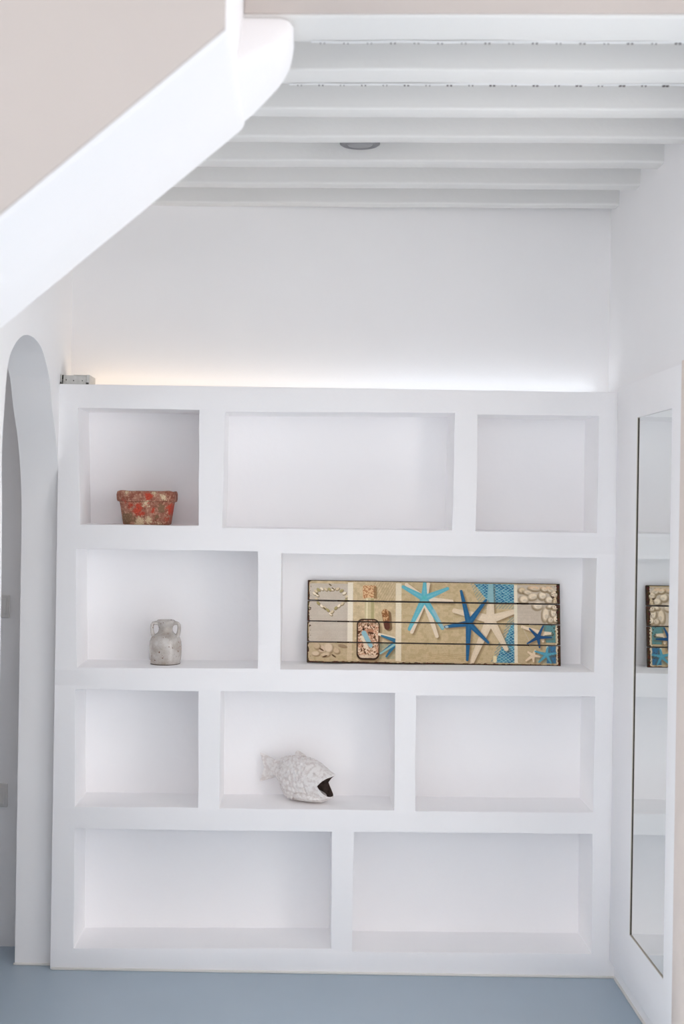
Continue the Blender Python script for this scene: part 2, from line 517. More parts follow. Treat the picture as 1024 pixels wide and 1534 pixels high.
# ------------------------------------------------------------------ planter pot
def terracotta():
    m = bpy.data.materials.new('weathered_terracotta'); m.use_nodes = True
    nt = m.node_tree; b = nt.nodes['Principled BSDF']; b.inputs['Roughness'].default_value = 0.85
    tc = nt.nodes.new('ShaderNodeTexCoord')
    def noise(scale, detail, off, rough=0.6):
        mp = nt.nodes.new('ShaderNodeMapping'); mp.inputs['Location'].default_value = off
        nt.links.new(tc.outputs['Object'], mp.inputs[0])
        n = nt.nodes.new('ShaderNodeTexNoise'); n.inputs['Scale'].default_value = scale; n.inputs['Detail'].default_value = detail
        n.inputs['Roughness'].default_value = rough
        nt.links.new(mp.outputs[0], n.inputs['Vector']); return n.outputs['Fac']
    def ramp(src, a, c):
        r = nt.nodes.new('ShaderNodeMapRange'); r.inputs[1].default_value = a; r.inputs[2].default_value = c
        nt.links.new(src, r.inputs[0]); return r.outputs[0]
    def blob(c, rad, src):
        vm = nt.nodes.new('ShaderNodeVectorMath'); vm.operation = 'SUBTRACT'; vm.inputs[1].default_value = c
        nt.links.new(tc.outputs['Object'], vm.inputs[0])
        sc = nt.nodes.new('ShaderNodeVectorMath'); sc.operation = 'MULTIPLY'; sc.inputs[1].default_value = (1, 0, 1)
        nt.links.new(vm.outputs[0], sc.inputs[0])
        ln = nt.nodes.new('ShaderNodeVectorMath'); ln.operation = 'LENGTH'; nt.links.new(sc.outputs[0], ln.inputs[0])
        a = nt.nodes.new('ShaderNodeMath'); a.operation = 'MULTIPLY_ADD'; a.inputs[1].default_value = 0.055
        nt.links.new(src, a.inputs[0]); nt.links.new(ln.outputs['Value'], a.inputs[2])
        r = nt.nodes.new('ShaderNodeMapRange'); r.inputs[1].default_value = rad + 0.030; r.inputs[2].default_value = rad + 0.022
        nt.links.new(a.outputs[0], r.inputs[0]); return r.outputs[0]
    def mix(fac, ca, cb):
        x = nt.nodes.new('ShaderNodeMix'); x.data_type = 'RGBA'
        nt.links.new(fac, x.inputs['Factor'])
        for s, c in ((x.inputs['A'], ca), (x.inputs['B'], cb)):
            if isinstance(c, tuple): s.default_value = (*c, 1)
            else: nt.links.new(c, s)
        return x.outputs['Result']
    def mx(a, c):
        n = nt.nodes.new('ShaderNodeMath'); n.operation = 'MAXIMUM'; nt.links.new(a, n.inputs[0]); nt.links.new(c, n.inputs[1]); return n.outputs[0]
    n1 = noise(60, 6, (3, 1, 2)); n2 = noise(110, 5, (8, 2, 4)); n3 = noise(34, 4, (1, 7, 3)); n4 = noise(300, 3, (0, 5, 9))
    c = mix(ramp(n3, .42, .58), lin((140, 80, 62)), lin((164, 112, 92)))
    c = mix(ramp(n2, .52, .60), c, lin((186, 140, 116)))
    red = blob((-.048, 0, .060), .010, n1)
    for cc, rr in (((-.022, 0, .052), .018), ((-.010, 0, .040), .012), ((.012, 0, .093), .014), ((.028, 0, .048), .006), ((.086, 0, .05), .020), ((-.065, 0, .078), .006), ((.07, 0, .02), .008)):
        red = mx(red, blob(cc, rr, n1))
    c = mix(red, c, lin((186, 68, 46)))
    cream = blob((-.02, 0, .008), .018, n2)
    for cc, rr in (((.012, 0, .016), .013), ((.002, 0, .070), .010), ((-.06, 0, .10), .006), ((.045, 0, .005), .006), ((.06, 0, .09), .010), ((.03, 0, .1), .006)):
        cream = mx(cream, blob(cc, rr, n2))
    c = mix(cream, c, lin((212, 190, 156)))
    brown = blob((-.058, 0, .020), .022, n2)
    for cc, rr in (((.052, 0, .055), .014), ((-.035, 0, .018), .010), ((.04, 0, .028), .006)):
        brown = mx(brown, blob(cc, rr, n2))
    c = mix(brown, c, lin((128, 98, 72)))
    c = mix(ramp(n4, .60, .66), c, lin((92, 52, 40)))
    c = mix(ramp(n4, .35, .30), c, lin((214, 184, 160)))
    nt.links.new(c, b.inputs['Base Color'])
    bp = nt.nodes.new('ShaderNodeBump'); bp.inputs['Strength'].default_value = 0.7; bp.inputs['Distance'].default_value = 0.002
    nt.links.new(n2, bp.inputs['Height']); nt.links.new(bp.outputs['Normal'], b.inputs['Normal'])
    return m

def pot_bm():
    """rounded rectangular planter, thick rim, hollow"""
    bm = bmesh.new(); n = 64
    prof = [(.076, .060, .0), (.080, .064, .003), (.0885, .072, .060), (.0915, .074, .074), (.0985, .081, .0765), (.1005, .083, .084), (.1010, .0835, .100),
            (.0985, .081, .1085), (.095, .078, .110), (.088, .071, .1085), (.085, .068, .100), (.076, .060, .016), (.07, .055, .013)]
    rings = []
    for a, c, z in prof:
        ring = []
        for k in range(n):
            t = 2 * math.pi * k / n; e = 2 / 5.5
            x = .95 * a * math.copysign(abs(math.cos(t)) ** e, math.cos(t)); y = c * math.copysign(abs(math.sin(t)) ** e, math.sin(t))
            wv = 1 + 0.006 * math.sin(3 * t + z * 40) + 0.004 * math.sin(7 * t + 1)
            ring.append(bm.verts.new((x * wv, y * wv, z + (0.0012 * math.sin(5 * t) if z > .09 else 0))))
        rings.append(ring)
    for a, c in zip(rings, rings[1:]):
        for k in range(n): bm.faces.new([a[k], a[(k + 1) % n], c[(k + 1) % n], c[k]])
    bm.faces.new(rings[0][::-1]); bm.faces.new(rings[-1])
    return bm
zf1 = P(220, 786.8, YU).z
pot = from_bm('planter_pot', pot_bm(), terracotta(), None, smooth=True, sharp=50)
pot.location = (P(216.8, 760, 4.63).x, 4.708, zf1 + 0.0004)
tag(pot, 'weathered red terracotta pot with a thick rim, flaking paint, top left niche', 'pot')

# ------------------------------------------------------------------ two-handled jar
def glaze():
    m = bpy.data.materials.new('crackled_glaze'); m.use_nodes = True
    nt = m.node_tree; b = nt.nodes['Principled BSDF']
    b.inputs['Roughness'].default_value = 0.22; b.inputs['Coat Weight'].default_value = 0.4
    tc = nt.nodes.new('ShaderNodeTexCoord')
    n = nt.nodes.new('ShaderNodeTexNoise'); n.inputs['Scale'].default_value = 26; n.inputs['Detail'].default_value = 5
    nt.links.new(tc.outputs['Object'], n.inputs['Vector'])
    r = nt.nodes.new('ShaderNodeValToRGB')
    r.color_ramp.elements[0].position = .34; r.color_ramp.elements[1].position = .62
    r.color_ramp.elements[0].color = (*lin((170, 160, 150)), 1); r.color_ramp.elements[1].color = (*lin((200, 195, 190)), 1)
    nt.links.new(n.outputs['Fac'], r.inputs['Fac'])
    v = nt.nodes.new('ShaderNodeTexVoronoi'); v.feature = 'DISTANCE_TO_EDGE'; v.inputs['Scale'].default_value = 60
    nt.links.new(tc.outputs['Object'], v.inputs['Vector'])
    mr = nt.nodes.new('ShaderNodeMapRange'); mr.inputs[1].default_value = 0.0; mr.inputs[2].default_value = 0.035; mr.inputs[3].default_value = .30; mr.inputs[4].default_value = 0
    nt.links.new(v.outputs['Distance'], mr.inputs[0])
    x = nt.nodes.new('ShaderNodeMix'); x.data_type = 'RGBA'; x.inputs['B'].default_value = (*lin((140, 118, 96)), 1)
    nt.links.new(mr.outputs[0], x.inputs['Factor']); nt.links.new(r.outputs['Color'], x.inputs['A'])
    # small brown pits where the glaze has popped
    s = nt.nodes.new('ShaderNodeTexNoise'); s.inputs['Scale'].default_value = 95; s.inputs['Detail'].default_value = 2
    nt.links.new(tc.outputs['Object'], s.inputs['Vector'])
    m2 = nt.nodes.new('ShaderNodeMapRange'); m2.inputs[1].default_value = .665; m2.inputs[2].default_value = .69
    nt.links.new(s.outputs['Fac'], m2.inputs[0])
    y = nt.nodes.new('ShaderNodeMix'); y.data_type = 'RGBA'; y.inputs['B'].default_value = (*lin((120, 92, 78)), 1)
    nt.links.new(m2.outputs[0], y.inputs['Factor']); nt.links.new(x.outputs['Result'], y.inputs['A'])
    nt.links.new(y.outputs['Result'], b.inputs['Base Color'])
    return m
GL = glaze()
k_ = 4.726 / F / 10.24
def jp(r, y): return (r * k_, (975 - y) * k_ * .985)
vprof = [(0.0, 0.0005)] + [jp(*q) for q in ((205, 975), (222, 968), (232, 945), (229, 925), (238, 912), (243, 880), (247, 800), (247, 700), (240, 625), (224, 570), (196, 535), (160, 512),
        (128, 492), (112, 465), (106, 430), (112, 395), (128, 362), (143, 335), (146, 315), (138, 298), (126, 292), (114, 298), (108, 330), (92, 400), (88, 440), (100, 480), (190, 580), (215, 700), (210, 920))] + [(0, 60 * k_)]
zf2 = P(248, 1000.6, YU).z
vc = P(248, 960, 4.728)
jar = empty('two_handled_jar', (vc.x + .001, 4.716, zf2), 'small off-white crackled ceramic jar with two ear handles in the second-row left niche', 'jar')
vb = from_bm('body', lathe_bm(vprof, 56), GL, None, smooth=True, sharp=60); vb.parent = jar
vb.rotation_euler.z = math.radians(12)
for sgn in (-1, 1):
    bm = bmesh.new()
    path = [(122, 352), (160, 344), (192, 350), (211, 376), (215, 412), (213, 452), (207, 490), (198, 520), (186, 548)]
    cs = []
    for i, (a, y) in enumerate(path):
        cs.append((sgn * a * k_ * math.cos(math.radians(14)), -a * k_ * math.sin(math.radians(14)) , (975 - y) * k_))
    tube_bm(bm, cs, [0.0062, .0062, .0060, .0060, .0060, .0061, .0064, .0070, .0078], 10, flat=1.7)
    h = from_bm('handle', bm, GL, None, smooth=True, sharp=60); h.parent = jar
bm = bmesh.new(); bmesh.ops.create_circle(bm, cap_ends=True, radius=238 * k_, segments=40)
ring = from_bm('foot_ring', lathe_bm([(0, .0001), (226 * k_, .0001), (227 * k_, .0020), (222 * k_, .0026), (0, .0026)], 48), M['wood_dark'], None, smooth=True, sharp=40); ring.parent = jar
bm.free()

# ------------------------------------------------------------------ ceramic fish
def fish():
    m = bpy.data.materials.new('white_carved_ceramic'); m.use_nodes = True
    nt = m.node_tree; b = nt.nodes['Principled BSDF']; b.inputs['Roughness'].default_value = .5
    tc = nt.nodes.new('ShaderNodeTexCoord')
    n = nt.nodes.new('ShaderNodeTexNoise'); n.inputs['Scale'].default_value = 90; n.inputs['Detail'].default_value = 5
    nt.links.new(tc.outputs['Object'], n.inputs['Vector'])
    r = nt.nodes.new('ShaderNodeValToRGB'); r.color_ramp.elements[0].position = .38; r.color_ramp.elements[1].position = .56
    r.color_ramp.elements[0].color = (*lin((212, 204, 200)), 1); r.color_ramp.elements[1].color = (*lin((230, 226, 223)), 1)
    nt.links.new(n.outputs['Fac'], r.inputs['Fac']); nt.links.new(r.outputs['Color'], b.inputs['Base Color'])
    bp = nt.nodes.new('ShaderNodeBump'); bp.inputs['Strength'].default_value = .4; bp.inputs['Distance'].default_value = .0015
    nt.links.new(n.outputs['Fac'], bp.inputs['Height']); nt.links.new(bp.outputs['Normal'], b.inputs['Normal'])
    mi = mat('dark_fish_inside', lin((96, 78, 70)), .8, bump=.5, bscale=80, vary=.5, vscale=60)
    zf = P(455, 1210.5, YU).z
    cpt = P(452, 1200, 4.715)
    root = empty('ceramic_fish', (cpt.x + .006, 4.715, zf), 'off-white carved ceramic fish with a gaping mouth standing in the third-row middle niche', 'figurine')
    root.rotation_euler.z = math.radians(-28)
    PX = 4.715 / F; CS = math.cos(math.radians(28))
    # (image x, top y, bottom y, half width in m)
    prof = [(404, 1146, 1168, .010), (410, 1144, 1171, .015), (416, 1141, 1178, .024), (422, 1138, 1190, .034), (428, 1136, 1200, .044), (438, 1134.5, 1205, .052),
            (450, 1134.5, 1206, .056), (462, 1137, 1206, .055), (472, 1141, 1205, .051), (481, 1147, 1202, .044), (489, 1153, 1197, .037), (496, 1158, 1192, .034)]
    xs = [(p[0] - 452) * PX / CS for p in prof]
    zt = [(1201 - p[1]) * PX for p in prof]; zb = [max(0, 1203 - p[2]) * PX for p in prof]; wd = [p[3] for p in prof]
    NL, NA = 110, 120
    def ev(s):
        return [float(np.interp(s, xs, q)) for q in (zt, zb, wd)]
    x0, x1 = xs[0], xs[-1]
    bm = bmesh.new(); rings = []
    for i in range(NL + 1):
        t = i / NL; ring = []
        for k in range(NA):
            a = 2 * math.pi * k / NA
            ca, sa = math.cos(a), math.sin(a)
            xe = x1 - 0.040 * (1 - abs(sa) ** .9) - (0.006 if sa < 0 else 0) * abs(sa)       # gape: side corners pulled back
            s = x0 + (xe - x0) * (t ** 0.9)
            top, bot, wv = ev(s)
            # smooth the piecewise profile
            for ds in (-.006, .006):
                q = ev(s + ds); top += q[0]; bot += q[1]; wv += q[2]
            top, bot, wv = top / 3, bot / 3, wv / 3
            cz, hz = (top + bot) / 2, (top - bot) / 2
            ex = 0.86
            y = wv * math.copysign(abs(ca) ** ex, ca); z = cz + hz * math.copysign(abs(sa) ** ex, sa)
            # carved overlapping scales on the flanks
            d = 0.0
            if 0.10 < t < 0.68:
                u = s / 0.0145; v = a * 0.055 / 0.0145
                row = math.floor(v); fu = (u + 0.5 * (row % 2)) % 1.0 - .5; fv = (v - row) - .5
                rr = math.hypot(fu * 1.0, fv * 1.0)
                d = -0.0030 * max(0, min(1, (rr - .32) / .15)) + .0010
                d *= min(1, (t - .10) / .05) * min(1, (.68 - t) / .05)
            elif 0.70 < t < 0.745:
                d = -0.0024 * math.sin((t - .70) / .045 * math.pi) * (1 if abs(ca) > .35 else 0)   # gill line
            if t > .95: d += .0012
            n_ = Vector((0, ca, sa * .9)).normalized()
            co = Vector((s, y, max(z, 0.0005))) + n_ * d
            co.z = max(co.z, 0.0004)
            ring.append(bm.verts.new(co))
        rings.append(ring)
    for a_, b_ in zip(rings, rings[1:]):
        for k in range(NA): bm.faces.new([a_[k], a_[(k + 1) % NA], b_[(k + 1) % NA], b_[k]])
    bm.faces.new(rings[0][::-1])
    # inner shell and lip
    inner = []
    for j, i in enumerate(range(NL, NL // 3, -4)):
        ring = []
        for k in range(NA):
            co = rings[i][k].co.copy(); c = sum((v.co for v in rings[i]), Vector()) / NA
            co = co + (Vector((co.x, c.y, c.z)) - co).normalized() * .0055
            ring.append(bm.verts.new(co))
        inner.append(ring)
    lipf = []
    for k in range(NA): lipf.append(bm.faces.new([rings[-1][k], rings[-1][(k + 1) % NA], inner[0][(k + 1) % NA], inner[0][k]]))
    inf = []
    for a_, b_ in zip(inner, inner[1:]):
        for k in range(NA): inf.append(bm.faces.new([a_[k], a_[(k + 1) % NA], b_[(k + 1) % NA], b_[k]]))
    inf.append(bm.faces.new(inner[-1]))
    for f in inf: f.material_index = 1
    o = from_bm('body', bm, None, None, smooth=True, sharp=70); o.data.materials.append(m); o.data.materials.append(mi); o.parent = root
    def add(name, bm, mt=m):
        q = from_bm(name, bm, mt, None, smooth=True, sharp=60); q.parent = root; return q
    # tail fan
    bm = bmesh.new(); N = 14
    xa = (410 - 452) * PX / CS; xb = (387 - 452) * PX / CS
    front, back = [], []
    for i in range(9):
        t = i / 8
        r1, r2 = [], []
        for k in range(N + 1):
            s = k / N * 2 - 1
            hh = (0.024 + 0.024 * t ** 0.8)
            z = (1201 - 1158) * PX + s * hh
            x = xa + (xb - xa) * t + 0.012 * t * (1 - abs(s)) - 0.004 * t * abs(s)
            th = 0.0075 * (1 - .55 * t) + .0012 * math.cos(s * 22)
            r1.append(bm.verts.new((x, th, z))); r2.append(bm.verts.new((x, -th, z)))
        front.append(r1); back.append(r2)
    for i in range(8):
        for k in range(N):
            bm.faces.new([front[i][k], front[i][k + 1], front[i + 1][k + 1], front[i + 1][k]])
            bm.faces.new([back[i][k], back[i + 1][k], back[i + 1][k + 1], back[i][k + 1]])
        bm.faces.new([front[i][0], front[i + 1][0], back[i + 1][0], back[i][0]])
        bm.faces.new([front[i][N], back[i][N], back[i + 1][N], front[i + 1][N]])
    for i in (0, 8):
        for k in range(N): bm.faces.new([front[i][k], back[i][k], back[i][k + 1], front[i][k + 1]])
    add('tail_fin', bm)
    # dorsal fin
    xa = (438 - 452) * PX / CS
    pts = [(0, -.006), (.003, .008), (.008, .0125), (.014, .0125), (.022, .008), (.036, .002), (.042, -.008), (.0, -.012)]
    zt0 = (1201 - 1132.5) * PX
    bm = bmesh.new()
    A = [bm.verts.new((xa + a, -.005, zt0 + z)) for a, z in pts]; B = [bm.verts.new((xa + a, .005, zt0 + z)) for a, z in pts]
    bm.faces.new(A); bm.faces.new(B[::-1])
    for i in range(len(pts)): bm.faces.new([A[i], A[(i + 1) % len(pts)], B[(i + 1) % len(pts)], B[i]])
    bmesh.ops.recalc_face_normals(bm, faces=bm.faces)
    bmesh.ops.bevel(bm, geom=bm.edges[:], offset=.002, segments=2, affect='EDGES')
    add('dorsal_fin', bm)
    # side fins and eyes, on both flanks
    for sg in (-1, 1):
        fx, fz = (464 - 452) * PX / CS, .0165
        top, bot, wv = ev(fx)
        bm = bmesh.new()
        bmesh.ops.create_uvsphere(bm, u_segments=28, v_segments=16, radius=1)
        for v in bm.verts:
            x, y, z = v.co
            hgt = .0155 * (1 - .30 * x)                      # leaf: taller at the root, narrow at the tip
            X = fx + x * .046; Z = fz + z * hgt + .002 * (1 - x)
            t_, b_, w_ = ev(X)
            cz, hz = (t_ + b_) / 2, (t_ - b_) / 2
            q = max(0.05, 1 - min(1, abs((Z - cz) / hz)) ** 2.3) ** (1 / 2.3)
            rib = .0007 * math.sin(z * 9 + x * 2)
            v.co = Vector((X, sg * (w_ * q * .97 + y * .0150 + rib), max(.0006, Z)))
        add('side_fin', bm)
        ex, ez = (476 - 452) * PX / CS, (1201 - 1156) * PX
        top, bot, wv = ev(ex); cz, hz = (top + bot) / 2, (top - bot) / 2
        yy = wv * (max(0, 1 - (abs(ez - cz) / hz) ** 2.3)) ** (1 / 2.3)
        bm = bmesh.new()
        for k in range(18):
            pass
        R_, r_ = .0058, .0016
        vs = [[bm.verts.new((ex + (R_ + r_ * math.cos(q)) * math.cos(p), sg * (yy + .0005 + r_ * math.sin(q)), ez + (R_ + r_ * math.cos(q)) * math.sin(p)))
               for q in [2 * math.pi * j / 6 for j in range(6)]] for p in [2 * math.pi * i / 18 for i in range(18)]]
        for i in range(18):
            for j in range(6): bm.faces.new([vs[i][j], vs[(i + 1) % 18][j], vs[(i + 1) % 18][(j + 1) % 6], vs[i][(j + 1) % 6]])
        bmesh.ops.create_uvsphere(bm, u_segments=10, v_segments=6, radius=.003, matrix=Matrix.Translation((ex, sg * yy, ez)))
        add('eye', bm)
    return root
fish()

# ------------------------------------------------------------------ seaside picture printed on four planks
BW, BH = 0.842, 0.2745
yb0, yb1 = 4.757, 4.800
zfb = P(650, 1003.6, YU).z
bx0 = P(460, 931, 4.78).x

def noise2(h, w, cell):
    gh, gw = int(h / cell) + 3, int(w / cell) + 3
    g = rng.random((gh, gw))
    yy, xx = np.mgrid[0:h, 0:w] / cell
    i, j = yy.astype(int), xx.astype(int); fy, fx = yy - i, xx - j
    fy = fy * fy * (3 - 2 * fy); fx = fx * fx * (3 - 2 * fx)
    return (g[i, j] * (1 - fx) + g[i, j + 1] * fx) * (1 - fy) + (g[i + 1, j] * (1 - fx) + g[i + 1, j + 1] * fx) * fy

def draw_print():
    S = 2.0                                       # samples per unit; the print is 378 x 125 units
    W, H = int(378 * S) + 1, int(125 * S) + 1
    V, U = np.mgrid[0:H, 0:W] / S
    im = np.empty((H, W, 3))
    def setc(mask, c, k=1.0):
        mk = np.clip(mask, 0, 1)[..., None] * k
        im[:] = im * (1 - mk) + np.array(c, float) * mk
    n1, n2, n3, n4 = noise2(H, W, 3), noise2(H, W, 8), noise2(H, W, 20), rng.random((H, W))
    def rect(u0, v0, u1, v1, r=0.0, soft=.6):
        cu, cv = (u0 + u1) / 2, (v0 + v1) / 2
        du = np.abs(U - cu) - ((u1 - u0) / 2 - r); dv = np.abs(V - cv) - ((v1 - v0) / 2 - r)
        d = np.hypot(np.maximum(du, 0), np.maximum(dv, 0)) + np.minimum(np.maximum(du, dv), 0) - r
        return np.clip(.5 - d / soft, 0, 1)
    def cap(a, b_, ra, rb, soft=.7, off=(0, 0)):
        ax, ay, bx, by = a[0] + off[0], a[1] + off[1], b_[0] + off[0], b_[1] + off[1]
        dx, dy = bx - ax, by - ay; L = dx * dx + dy * dy
        t = np.clip(((U - ax) * dx + (V - ay) * dy) / L, 0, 1)
        d = np.hypot(U - ax - t * dx, V - ay - t * dy) - (ra + (rb - ra) * t)
        return np.clip(.5 - d / soft, 0, 1)
    def ell(cu, cv, ru, rv, ang=0, soft=.25):
        c, s = math.cos(math.radians(ang)), math.sin(math.radians(ang))
        x = (U - cu) * c + (V - cv) * s; y = -(U - cu) * s + (V - cv) * c
        return np.clip((1 - np.hypot(x / ru, y / rv)) / soft, 0, 1)
    def star(c, tips, base, tip, col, shade=True, hi=None, white_off=None, clip=None):
        if clip is None: clip = 1.0
        tot = np.zeros_like(U); sh = np.zeros_like(U); core = np.zeros_like(U)
        for q in tips:
            tot = np.maximum(tot, cap(c, q, base, tip)); sh = np.maximum(sh, cap(c, q, base, tip, soft=4, off=(2.5, 2.2)))
            core = np.maximum(core, cap(c, q, base * .35, tip * .2, soft=2.5))
        if shade: setc(sh * clip, (112, 90, 66), .55)
        setc(tot * clip, col)
        if hi is not None: setc(core * clip, hi, .6)
        setc(tot * clip * (n4 > .82), np.array(col) * .86, .5)
    def c3(x, y): u = x / 6.827 - 6; return u, y / 6.827 - 13 - .014 * u
    def c4(x, y): u = x / 7.877 + 129; return u, y / 7.877 - 13 - .014 * u
    def c5(x, y): u = x / 6.827 + 239; return u, y / 6.827 - 13 - .014 * u
    sand = np.array((196, 180, 152.))
    im[:] = sand
    im += ((n2 - .5) * 26 + (n1 - .5) * 12)[..., None]
    # --- left panel: pale with a heart of shells
    im[:] = im * (1 - rect(64, 3, 132, 121)[..., None] * .0)
    g = rect(3, 5, 62, 121, 2)
    setc(g * (V < 93.5), (196, 189, 182)); setc(g * (V < 93.5) * n3, (184, 174, 165), .6)
    setc(rect(3, 94, 66, 121) * n2, (176, 160, 138), .6)
    hp = [(110, 230), (125, 205), (150, 190), (185, 182), (225, 186), (262, 186), (300, 186), (345, 182), (385, 200), (415, 228), (440, 262), (432, 300),
          (138, 245), (132, 290), (150, 330), (185, 360), (215, 378), (248, 402), (278, 442), (292, 420), (330, 380), (362, 358), (395, 335)]
    for i, q in enumerate(hp):
        u, v = c3(*q); a = (40 if i < 6 else -30 if i < 12 else 45 if i < 19 else -45)
        setc(ell(u + .7, v + .9, 4.0, 2.4, a), (128, 112, 86), .8)
        setc(ell(u, v, 3.4, 2.0, a), ((226, 218, 206), (206, 194, 170), (170, 160, 118))[i % 3])
    for q in ((140, 235), (215, 385), (270, 140), (300, 180)):
        u, v = c3(*q); setc(ell(u, v, 3.0, 1.1, 35), (96, 84, 58), .85)
    # shells in the bottom left corner
    for q, ru, rv, a, cc in (((190, 800), 9, 7, 20, (205, 188, 170)), ((260, 790), 8, 9, 0, (214, 200, 184)), ((140, 770), 6, 6, 0, (196, 178, 156)), ((130, 850), 7, 4, 0, (210, 196, 178)),
                             ((230, 860), 8, 4, -10, (206, 190, 168)), ((400, 770), 8, 2.5, 10, (160, 140, 118)), ((340, 820), 6, 5, 30, (200, 182, 158))):
        u, v = c3(*q); setc(ell(u + 1.2, v + 1.4, ru, rv, a), (140, 118, 94), .8); setc(ell(u, v, ru, rv, a, .4), cc)
    for q, a in (((190, 810), 30), ((315, 875), 35), ((225, 880), -20)):
        u, v = c3(*q); setc(ell(u, v, 4.5, 1.3, a), (90, 68, 50), .9)
    setc(rect(60, 3, 68, 121, 0) * (V < 93), (226, 220, 210)); setc(rect(60, 93, 67, 121, 0), (214, 200, 178), .6)
    # --- sand, bottle
    setc(rect(69, 2, 132, 121) * n3, (208, 192, 166), .5)
    setc(rect(100, 2, 131, 34) * (np.sin(U * 1.6 + V * .9) > .3), (170, 150, 122), .45)
    setc(rect(82.5, 7, 102, 27, 1.5), (214, 184, 150)); setc(rect(82.5, 7, 102, 27, 1.5) * (n1 > .55), (170, 116, 84), .8)
    setc(rect(99, 9, 104, 27, 1), (130, 104, 74), .7)
    setc(rect(85.5, 26, 100.5, 64, 3), (198, 188, 158)); setc(rect(88, 27, 90, 62), (228, 222, 204), .8); setc(rect(95, 27, 99.5, 62), (164, 154, 116), .7)
    body = rect(74, 58, 108, 120, 9); inn = rect(76, 60, 106.5, 117, 8)
    setc(rect(76, 62, 111, 123, 9, soft=4), (110, 90, 66), .6)
    setc(body, (66, 48, 36)); setc(inn, (176, 142, 118))
    setc(inn * (n1 > .52), (224, 204, 186), .95); setc(inn * (n1 < .30), (92, 62, 46), .95); setc(inn * ((n2 > .62)), (206, 160, 138), .6)
    setc(cap(c3(620, 640), c3(690, 770), 3.8, 3.0), (150, 190, 205)); setc(cap(c3(600, 680), c3(650, 790), 2.2, 2.6), (226, 214, 200))
    setc(ell(*c3(680, 620), 6, 4.5, 0), (180, 132, 108)); setc(ell(*c3(690, 640), 5, 2, 10), (88, 60, 46), .9)
    setc(ell(*c3(615, 600), 2.2, 2, 0), (60, 50, 44)); setc(inn * (U > 79) * (V < 68) * (n4 > .6), (120, 96, 74), .7)
    setc(rect(78, 112, 104, 117, 3), (214, 200, 184), .7)
    # cone shell
    setc(cap(c3(850, 440), c3(865, 580), 5.5, 4.8, 1.5, (1.4, 1)), (96, 72, 50), .7)
    setc(cap(c3(835, 430), c3(855, 575), 5.4, 4.2), (142, 100, 68)); setc(cap(c3(835, 420), c3(842, 500), 4.4, 4) * (n1 > .5), (206, 172, 134), .9)
    setc(cap(c3(850, 540), c3(856, 580), 4.4, 4), (92, 56, 50), .8)
    # partial blue starfish left of the white bar
    cl = (U < 132).astype(float)
    setc(rect(108, 94, 132, 118) * n2, (128, 142, 128), .9)
    star(c3(960, 715), [c3(775, 652)], 4.0, 2.0, (226, 220, 208), clip=cl)
    star(c3(960, 725), [c3(800, 668), c3(850, 880), c3(790, 850)], 3.2, 1.3, (52, 112, 150), clip=cl, hi=(90, 150, 180))
    setc(cap(c3(930, 760), c3(790, 850), 1.6, 1.2) * cl, (150, 190, 196))
    # --- centre panel
    c_ = rect(140, 2, 309, 121)
    setc(c_, (194, 178, 148)); setc(c_ * n3, (206, 188, 158), .7); setc(c_ * (n2 > .6), (178, 160, 128), .4); setc(c_ * (n4 > .9), (160, 140, 108), .5)
    setc(rect(180, 108, 240, 118) * (np.sin(V * 2.2 + U * .25) > .4), (172, 146, 112), .4)
    # netting
    net = ((V < 31) & (U > 248 + V * .75)).astype(float) * c_ ; net2 = ((V > 60) & (U > 306 - (V - 60) * .42)).astype(float) * c_
    for q, k in ((net, 1), (net2, 1)):
        setc(q, (70, 138, 172), .92); setc(q * (n2 > .5), (44, 104, 146), .8)
        wob = n2 * 1.6
        ln = (np.abs(np.sin(U * .42 + V * .78 + wob)) < .30) | (np.abs(np.sin(U * .50 - V * .62 + wob)) < .24)
        setc(q * ln, (168, 206, 214), .85)
    fr = ((V < 40) & (U > 243 + V * .4)).astype(float) * c_ * (1 - net)
    setc(fr * (np.sin(U * 1.3 + V * 1.1) > .2), (110, 150, 160), .45)
    fr = ((V > 52) & (U > 299 - (V - 60) * .42)).astype(float) * c_ * (1 - net2)
    setc(fr * (np.sin(U * 1.3 + V * 1.5) > .3), (90, 140, 160), .6)
    cc_ = (U > 140).astype(float) * (U < 309.5)
    # white starfish under the light blue one
    star((175, 27), [c4(150, 158), c4(408, 150), (216, 29.5), c4(215, 725), c4(510, 775)], 4.6, 2.6, (226, 214, 200), clip=cc_)
    star((174.5, 25.5), [c4(110, 185), c4(365, 135), c4(635, 205), c4(185, 690), c4(575, 680)], 4.9, 2.4, (104, 178, 200), clip=cc_, shade=False, hi=(138, 202, 214))
    setc(ell(174.7, 24.5, 6, 5, 0, .8), (84, 182, 186), .7)
    setc(cap(c4(470, 470), c4(575, 670), 2.6, 2.2) * cc_, (158, 190, 206), .7)
    # large white starfish
    star(c5(235, 495), [c5(240, 150), c5(490, 412), c4(715, 470), c5(45, 935), c5(395, 800)], 6.6, 3.4, (222, 208, 190), clip=cc_, hi=(230, 218, 202))
    setc(net * cap((274, 5), (274, 30), 4.5, 5), (120, 178, 200), .75)
    # dark blue starfish
    star((241.3, 62.3), [c4(795, 235), c5(190, 300), c4(610, 662), c4(865, 1055), c5(212, 735)], 4.6, 1.9, (48, 102, 148), clip=cc_, hi=(66, 128, 172))
    setc(ell(*c4(625, 662), 3, 2, 0), (196, 214, 222), .8)
    setc(rect(*c5(262, 870), *c5(298, 940), 2), (226, 216, 186))
    # white bars
    setc(rect(132, 3, 140.5, 121), (224, 216, 200)); setc(rect(309, 3, 314.2, 121), (226, 220, 206))
    # --- right panels
    q = rect(314, 3, 374, 62); setc(q, (200, 190, 180)); setc(q * n2, (184, 172, 158), .4)
